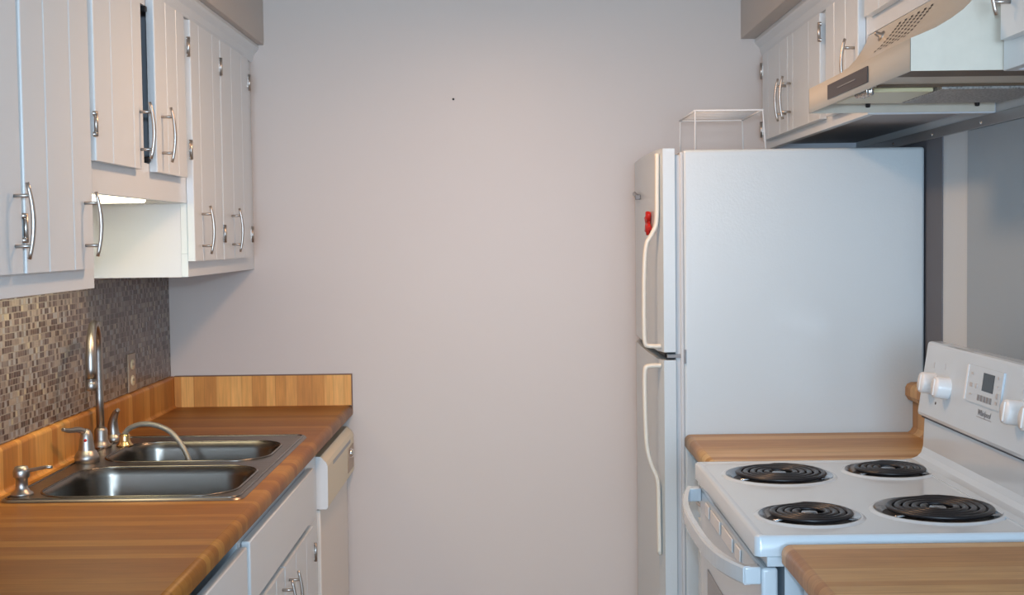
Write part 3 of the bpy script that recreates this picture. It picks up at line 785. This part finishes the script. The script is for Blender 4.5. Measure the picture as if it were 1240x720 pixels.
# back riser sweeping up from the cooktop to the gap below the backguard
P = [(2.078, zc), (2.095, zc+.0015), (2.109, zc+.007), (2.118, zc+.016), (2.1225, zc+.030), (2.126, 1.018), (2.127, 1.026), (2.20, 1.026), (2.20, .90), (2.078, .90)]
m = MB().prism(P, 1, YS0, YS1)
m.build('back_riser', M['stove'], st)
for x, y, r, k in burners:
    b = MB().lathe([(r+.0005, zi+.0048), (r-.002, zi+.0035), (r-.010, zi-.001), (r-.016, zi-.010), (r-.03, zi-.018), (.028, zi-.022), (0, zi-.022)], (x, y, 0), (0, 0, 1), 40).build('drip_pan', M['pan'], st)
    MB().lathe([(r-.0155, zi-.0085), (r-.03, zi-.0165), (.0285, zi-.0205), (0, zi-.0205)], (x, y, 0), (0, 0, 1), 40).build('burnt_bowl', M['burnt'], b)
    path = []; r0 = .026; r1 = r-.0135; N_ = k*26
    for i in range(N_+1):
        t = i/N_; a = 2*PI*k*t; rr = r0+(r1-r0)*t
        path.append((x+rr*math.cos(a+2.2), y+rr*math.sin(a+2.2), zi+.0075-(.012*max(0, (t-.975)/.025))))
    m = MB().tube(path, .0066, 8, flat=.7)
    m.build('coil', M['coil'], b)
    m = MB()
    for a in (PI/2, PI/2+2*PI/3, PI/2+4*PI/3): m.tube([(x, y, zi+.0015), (x+(r-.004)*math.cos(a), y+(r-.004)*math.sin(a), zi+.0015)], .003, 6)
    m.lathe([(0, zi+.0095), (.014, zi+.0095), (.017, zi+.007), (.018, zi+.002)], (x, y, 0), (0, 0, 1), 20)
    m.build('coil_support', M['pan'], b)

# backguard console: tilted face
a0, a1 = Vector((2.110, 0, 1.034)), Vector((2.134, 0, 1.205))
fd_ = (a1-a0).normalized(); fn = Vector((-fd_.z, 0, fd_.x))
P = [(2.116, 1.030), (2.111, 1.034), (2.110, 1.040), (2.1335, 1.199), (2.136, 1.204), (2.142, 1.206), (2.165, 1.206), (2.172, 1.198), (2.172, 1.030)]
m = MB().prism(P, 1, YS0-.001, YS1+.001); bg = m.build('backguard', M['stove'], st)
MB().box(2.118, 2.165, YS0-.004, YS1+.004, 1.0265, 1.0298).build('console_gap', M['cabin'], st)
def onbg(y, z, off=0.):
    t = (z-a0.z)/(a1.z-a0.z); p = a0.lerp(a1, t); return Vector((p.x, y, p.z))+fn*off
def bgplate(y0, y1, z0, z1, off, th=.001):
    m = MB(); c = [onbg(y, z, off) for y, z in ((y0, z0), (y1, z0), (y1, z1), (y0, z1))]
    d = [onbg(y, z, off-th-.001) for y, z in ((y0, z0), (y1, z0), (y1, z1), (y0, z1))]
    m.add(c+d, [(0, 1, 2, 3), (7, 6, 5, 4), (0, 4, 5, 1), (1, 5, 6, 2), (2, 6, 7, 3), (3, 7, 4, 0)]); return m
cpn = bgplate(-1.525, -1.722, 1.104, 1.181, .004, .006).build('control_pad', M['stove'], bg)
bgplate(-1.523, -1.531, 1.106, 1.180, .0052).build('pad_edge', M['shiny'], cpn)
bgplate(-1.619, -1.678, 1.134, 1.171, .0050).build('display', M['display'], cpn)
for i in range(5):
    y = -1.600-i*.0165; bgplate(y, y-.011, 1.112, 1.124, .0050).build('button', M['grey'], cpn)
for (y, z, w, h) in ((-1.557, 1.163, .016, .004), (-1.557, 1.140, .018, .008), (-1.585, 1.140, .01, .008), (-1.56, 1.120, .012, .003), (-1.70, 1.168, .010, .006), (-1.70, 1.150, .010, .004), (-1.702, 1.132, .012, .010), (-1.702, 1.118, .010, .006),
                     (-1.300, 1.155, .003, .014), (-1.375, 1.160, .003, .014), (-1.345, 1.062, .020, .003), (-1.815, 1.155, .003, .012)):
    q = bgplate(y+w/2, y-w/2, z-h/2, z+h/2, .0051 if -1.73 < y < -1.52 else .0006)
    q.build('control_marking', M['lightgrey'], bg)
MB().lathe([(0, .002), (.003, .0015), (.004, 0)], onbg(-1.345, 1.073, .0), fn, 12).build('indicator_light', M['darkpl'], bg)
for y in (-1.312, -1.408, -1.815, -1.905):
    c = onbg(y, 1.114, .0)
    k = MB().lathe([(.0255, 0), (.0248, .003), (.0240, .027), (.0225, .031), (0, .032)], c, fn, 32).build('knob', M['shiny'], bg)
    g = MB().box(-.003, .003, -.019, .019, .0, .003, .001)
    R_ = Matrix((( 0, fd_.x, fn.x), (1, fd_.y, fn.y), (0, fd_.z, fn.z)))
    # ridge across the knob face, standing upright
    for v in g.bm.verts:
        v.co = c+fn*.0305+R_ @ Vector((v.co.x, v.co.y, v.co.z))
    g.build('grip_ridge', M['shiny'], k)
# maker's lettering on the console
def text(body, size, y, z, mat, parent, off=.0012):
    cu = bpy.data.curves.new('lettering', 'FONT'); cu.body = body; cu.size = size; cu.extrude = .0003; cu.align_x = 'CENTER'; cu.shear = .25
    to = bpy.data.objects.new('tmp', cu); COL.objects.link(to)
    dg = bpy.context.evaluated_depsgraph_get(); me = bpy.data.meshes.new_from_object(to.evaluated_get(dg))
    bpy.data.objects.remove(to)
    c = onbg(y, z, off); r = parent
    while r.parent is not None: r = r.parent
    ax = Vector((0, -1, 0))
    for v in me.vertices:
        p = c+ax*v.co.x+fd_*v.co.y+fn*v.co.z; v.co = p-r.location
    me.materials.clear(); me.materials.append(mat)
    o = bpy.data.objects.new('lettering', me); COL.objects.link(o); o.parent = parent; return o
text('Whirlpool', .017, -1.640, 1.083, M['grey'], bg)
q = bgplate(-1.60, -1.683, 1.078, 1.0795, .0008).build('underline', M['grey'], bg)

# front: vent strip, oven door, handle, drawer
MB().box(1.600, 1.632, YS0-.004, YS1+.004, .868, .887, .002).build('front_trim', M['stove'], st)
od = MB().box(1.590, 1.620, YS0-.006, YS1+.003, .29, .866, .006, 3).build('oven_door', M['stove'], st)
MB().box(1.588, 1.5905, -1.36, -1.87, .40, .70, .001).build('window', M['glass'], od)
for ya, yb in ((-1.345, -1.395), (-1.42, -1.545), (-1.575, -1.70), (-1.735, -1.79)):
    MB().box(1.5895, 1.586, ya, yb, .822, .850, .001).build('vent_plate', M['shiny'], od)
MB().box(1.596, 1.630, YS0-.008, YS1+.008, .10, .28, .005).build('storage_drawer', M['stove'], st)
# broad bowed handle
m = MB(); rings = []; n = 28
for i in range(n+1):
    t = -1+2*i/n; y = (YS0+YS1)/2+t*-.372
    d = .026+.036*(1-abs(t)**3.2)
    x = 1.590-d; zc_ = .852-.012*(1-t*t)
    w = .034; th = .013
    rings.append([m.bm.verts.new((x+a, y, zc_+b)) for a, b in ((-th/2, -w/2+.004), (-th/2+.003, -w/2), (th/2, -w/2), (th/2, w/2), (-th/2+.003, w/2), (-th/2, w/2-.004))])
for a, b in zip(rings, rings[1:]):
    for j in range(6): m.bm.faces.new((a[j], a[(j+1) % 6], b[(j+1) % 6], b[j])).smooth = False
m.bm.faces.new(rings[0][::-1]); m.bm.faces.new(rings[-1])
for s_ in (1, -1):
    y = (YS0+YS1)/2+s_*.362; m.box(1.560, 1.5898, y-.014, y+.014, .836, .868, .003)
m.build('handle', M['cream'] if False else M['stove'], od)

# ------------------------------------------------------------ ceiling lamp (out of frame, lights the room)
o = thing('ceiling_light', 'warm semi-flush ceiling light hanging over the galley floor', 'lamp', (1.1, -1.3, H))
MB().lathe([(0, 0), (.06, 0), (.06, -.012), (.012, -.02), (.012, -.13), (.16, -.135), (.165, -.15), (.15, -.155), (0, -.155)], (1.1, -1.3, H-.0005), (0, 0, 1), 32).build('rim', M['nickel'], o)
MB().lathe([(.15, -.1555), (.14, -.175), (.09, -.195), (0, -.205)], (1.1, -1.3, H-.0005), (0, 0, 1), 32).build('diffuser', M['bulb'], o)

# ------------------------------------------------------------ lights
def area(name, loc, target, size, power, col, shape='DISK', sy=None):
    l = bpy.data.lights.new(name, 'AREA'); l.energy = power; l.color = col; l.shape = shape; l.size = size
    if sy: l.size_y = sy
    ob = bpy.data.objects.new(name, l); COL.objects.link(ob); ob.location = loc
    ob.rotation_euler = (Vector(target)-Vector(loc)).to_track_quat('-Z', 'Y').to_euler(); return ob
cam_loc = Vector((1.1504, -4.2576, 1.4619))
area('camera_flash', cam_loc+Vector((0, .06, .13)), (1.15, 0, 1.25), .05, 16, (.60, .81, 1.))
area('window_daylight', (1.15, YN-.02, 1.52), (1.15, 0, 1.35), 1.7, 165, (.60, .80, 1.), 'RECTANGLE', 1.25)
area('ceiling_lamp', (1.1, -1.3, H-.215), (1.1, -1.3, 0), .26, 12.3, (1., .57, .30))
area('under_cabinet_tube', (.16, -1.325, 1.557), (.16, -1.325, 0), .15, .2, (1., .90, .62), 'RECTANGLE', .48)
w = bpy.data.worlds.new('world'); sc.world = w; w.use_nodes = True
w.node_tree.nodes['Background'].inputs[0].default_value = (.6, .6, .65, 1); w.node_tree.nodes['Background'].inputs[1].default_value = .05

# ------------------------------------------------------------ camera
f, pitch, yaw, roll = 1548.5, -.0462, .0006, .0126
cyw, syw, cp, sp_ = math.cos(yaw), math.sin(yaw), math.cos(pitch), math.sin(pitch)
Rv = Vector((cyw, syw, 0)); Fv = Vector((-syw*cp, cyw*cp, sp_)); Uv = Vector((syw*sp_, -cyw*sp_, cp))
cr, sr = math.cos(roll), math.sin(roll)
R2 = Rv*cr-Uv*sr; U2 = Rv*sr+Uv*cr
cd = bpy.data.cameras.new('camera'); cam = bpy.data.objects.new('camera', cd); COL.objects.link(cam)
mt = Matrix((R2, U2, -Fv)).transposed().to_4x4(); mt.translation = cam_loc; cam.matrix_world = mt
cd.sensor_width = 36; cd.sensor_fit = 'HORIZONTAL'; cd.lens = f*36/1240; cd.clip_start = .02
sc.camera = cam
sc.view_settings.view_transform = 'Standard'; sc.view_settings.look = 'None'; sc.view_settings.gamma = 1; sc.view_settings.use_curve_mapping = False
sc.view_settings.exposure = 0.0
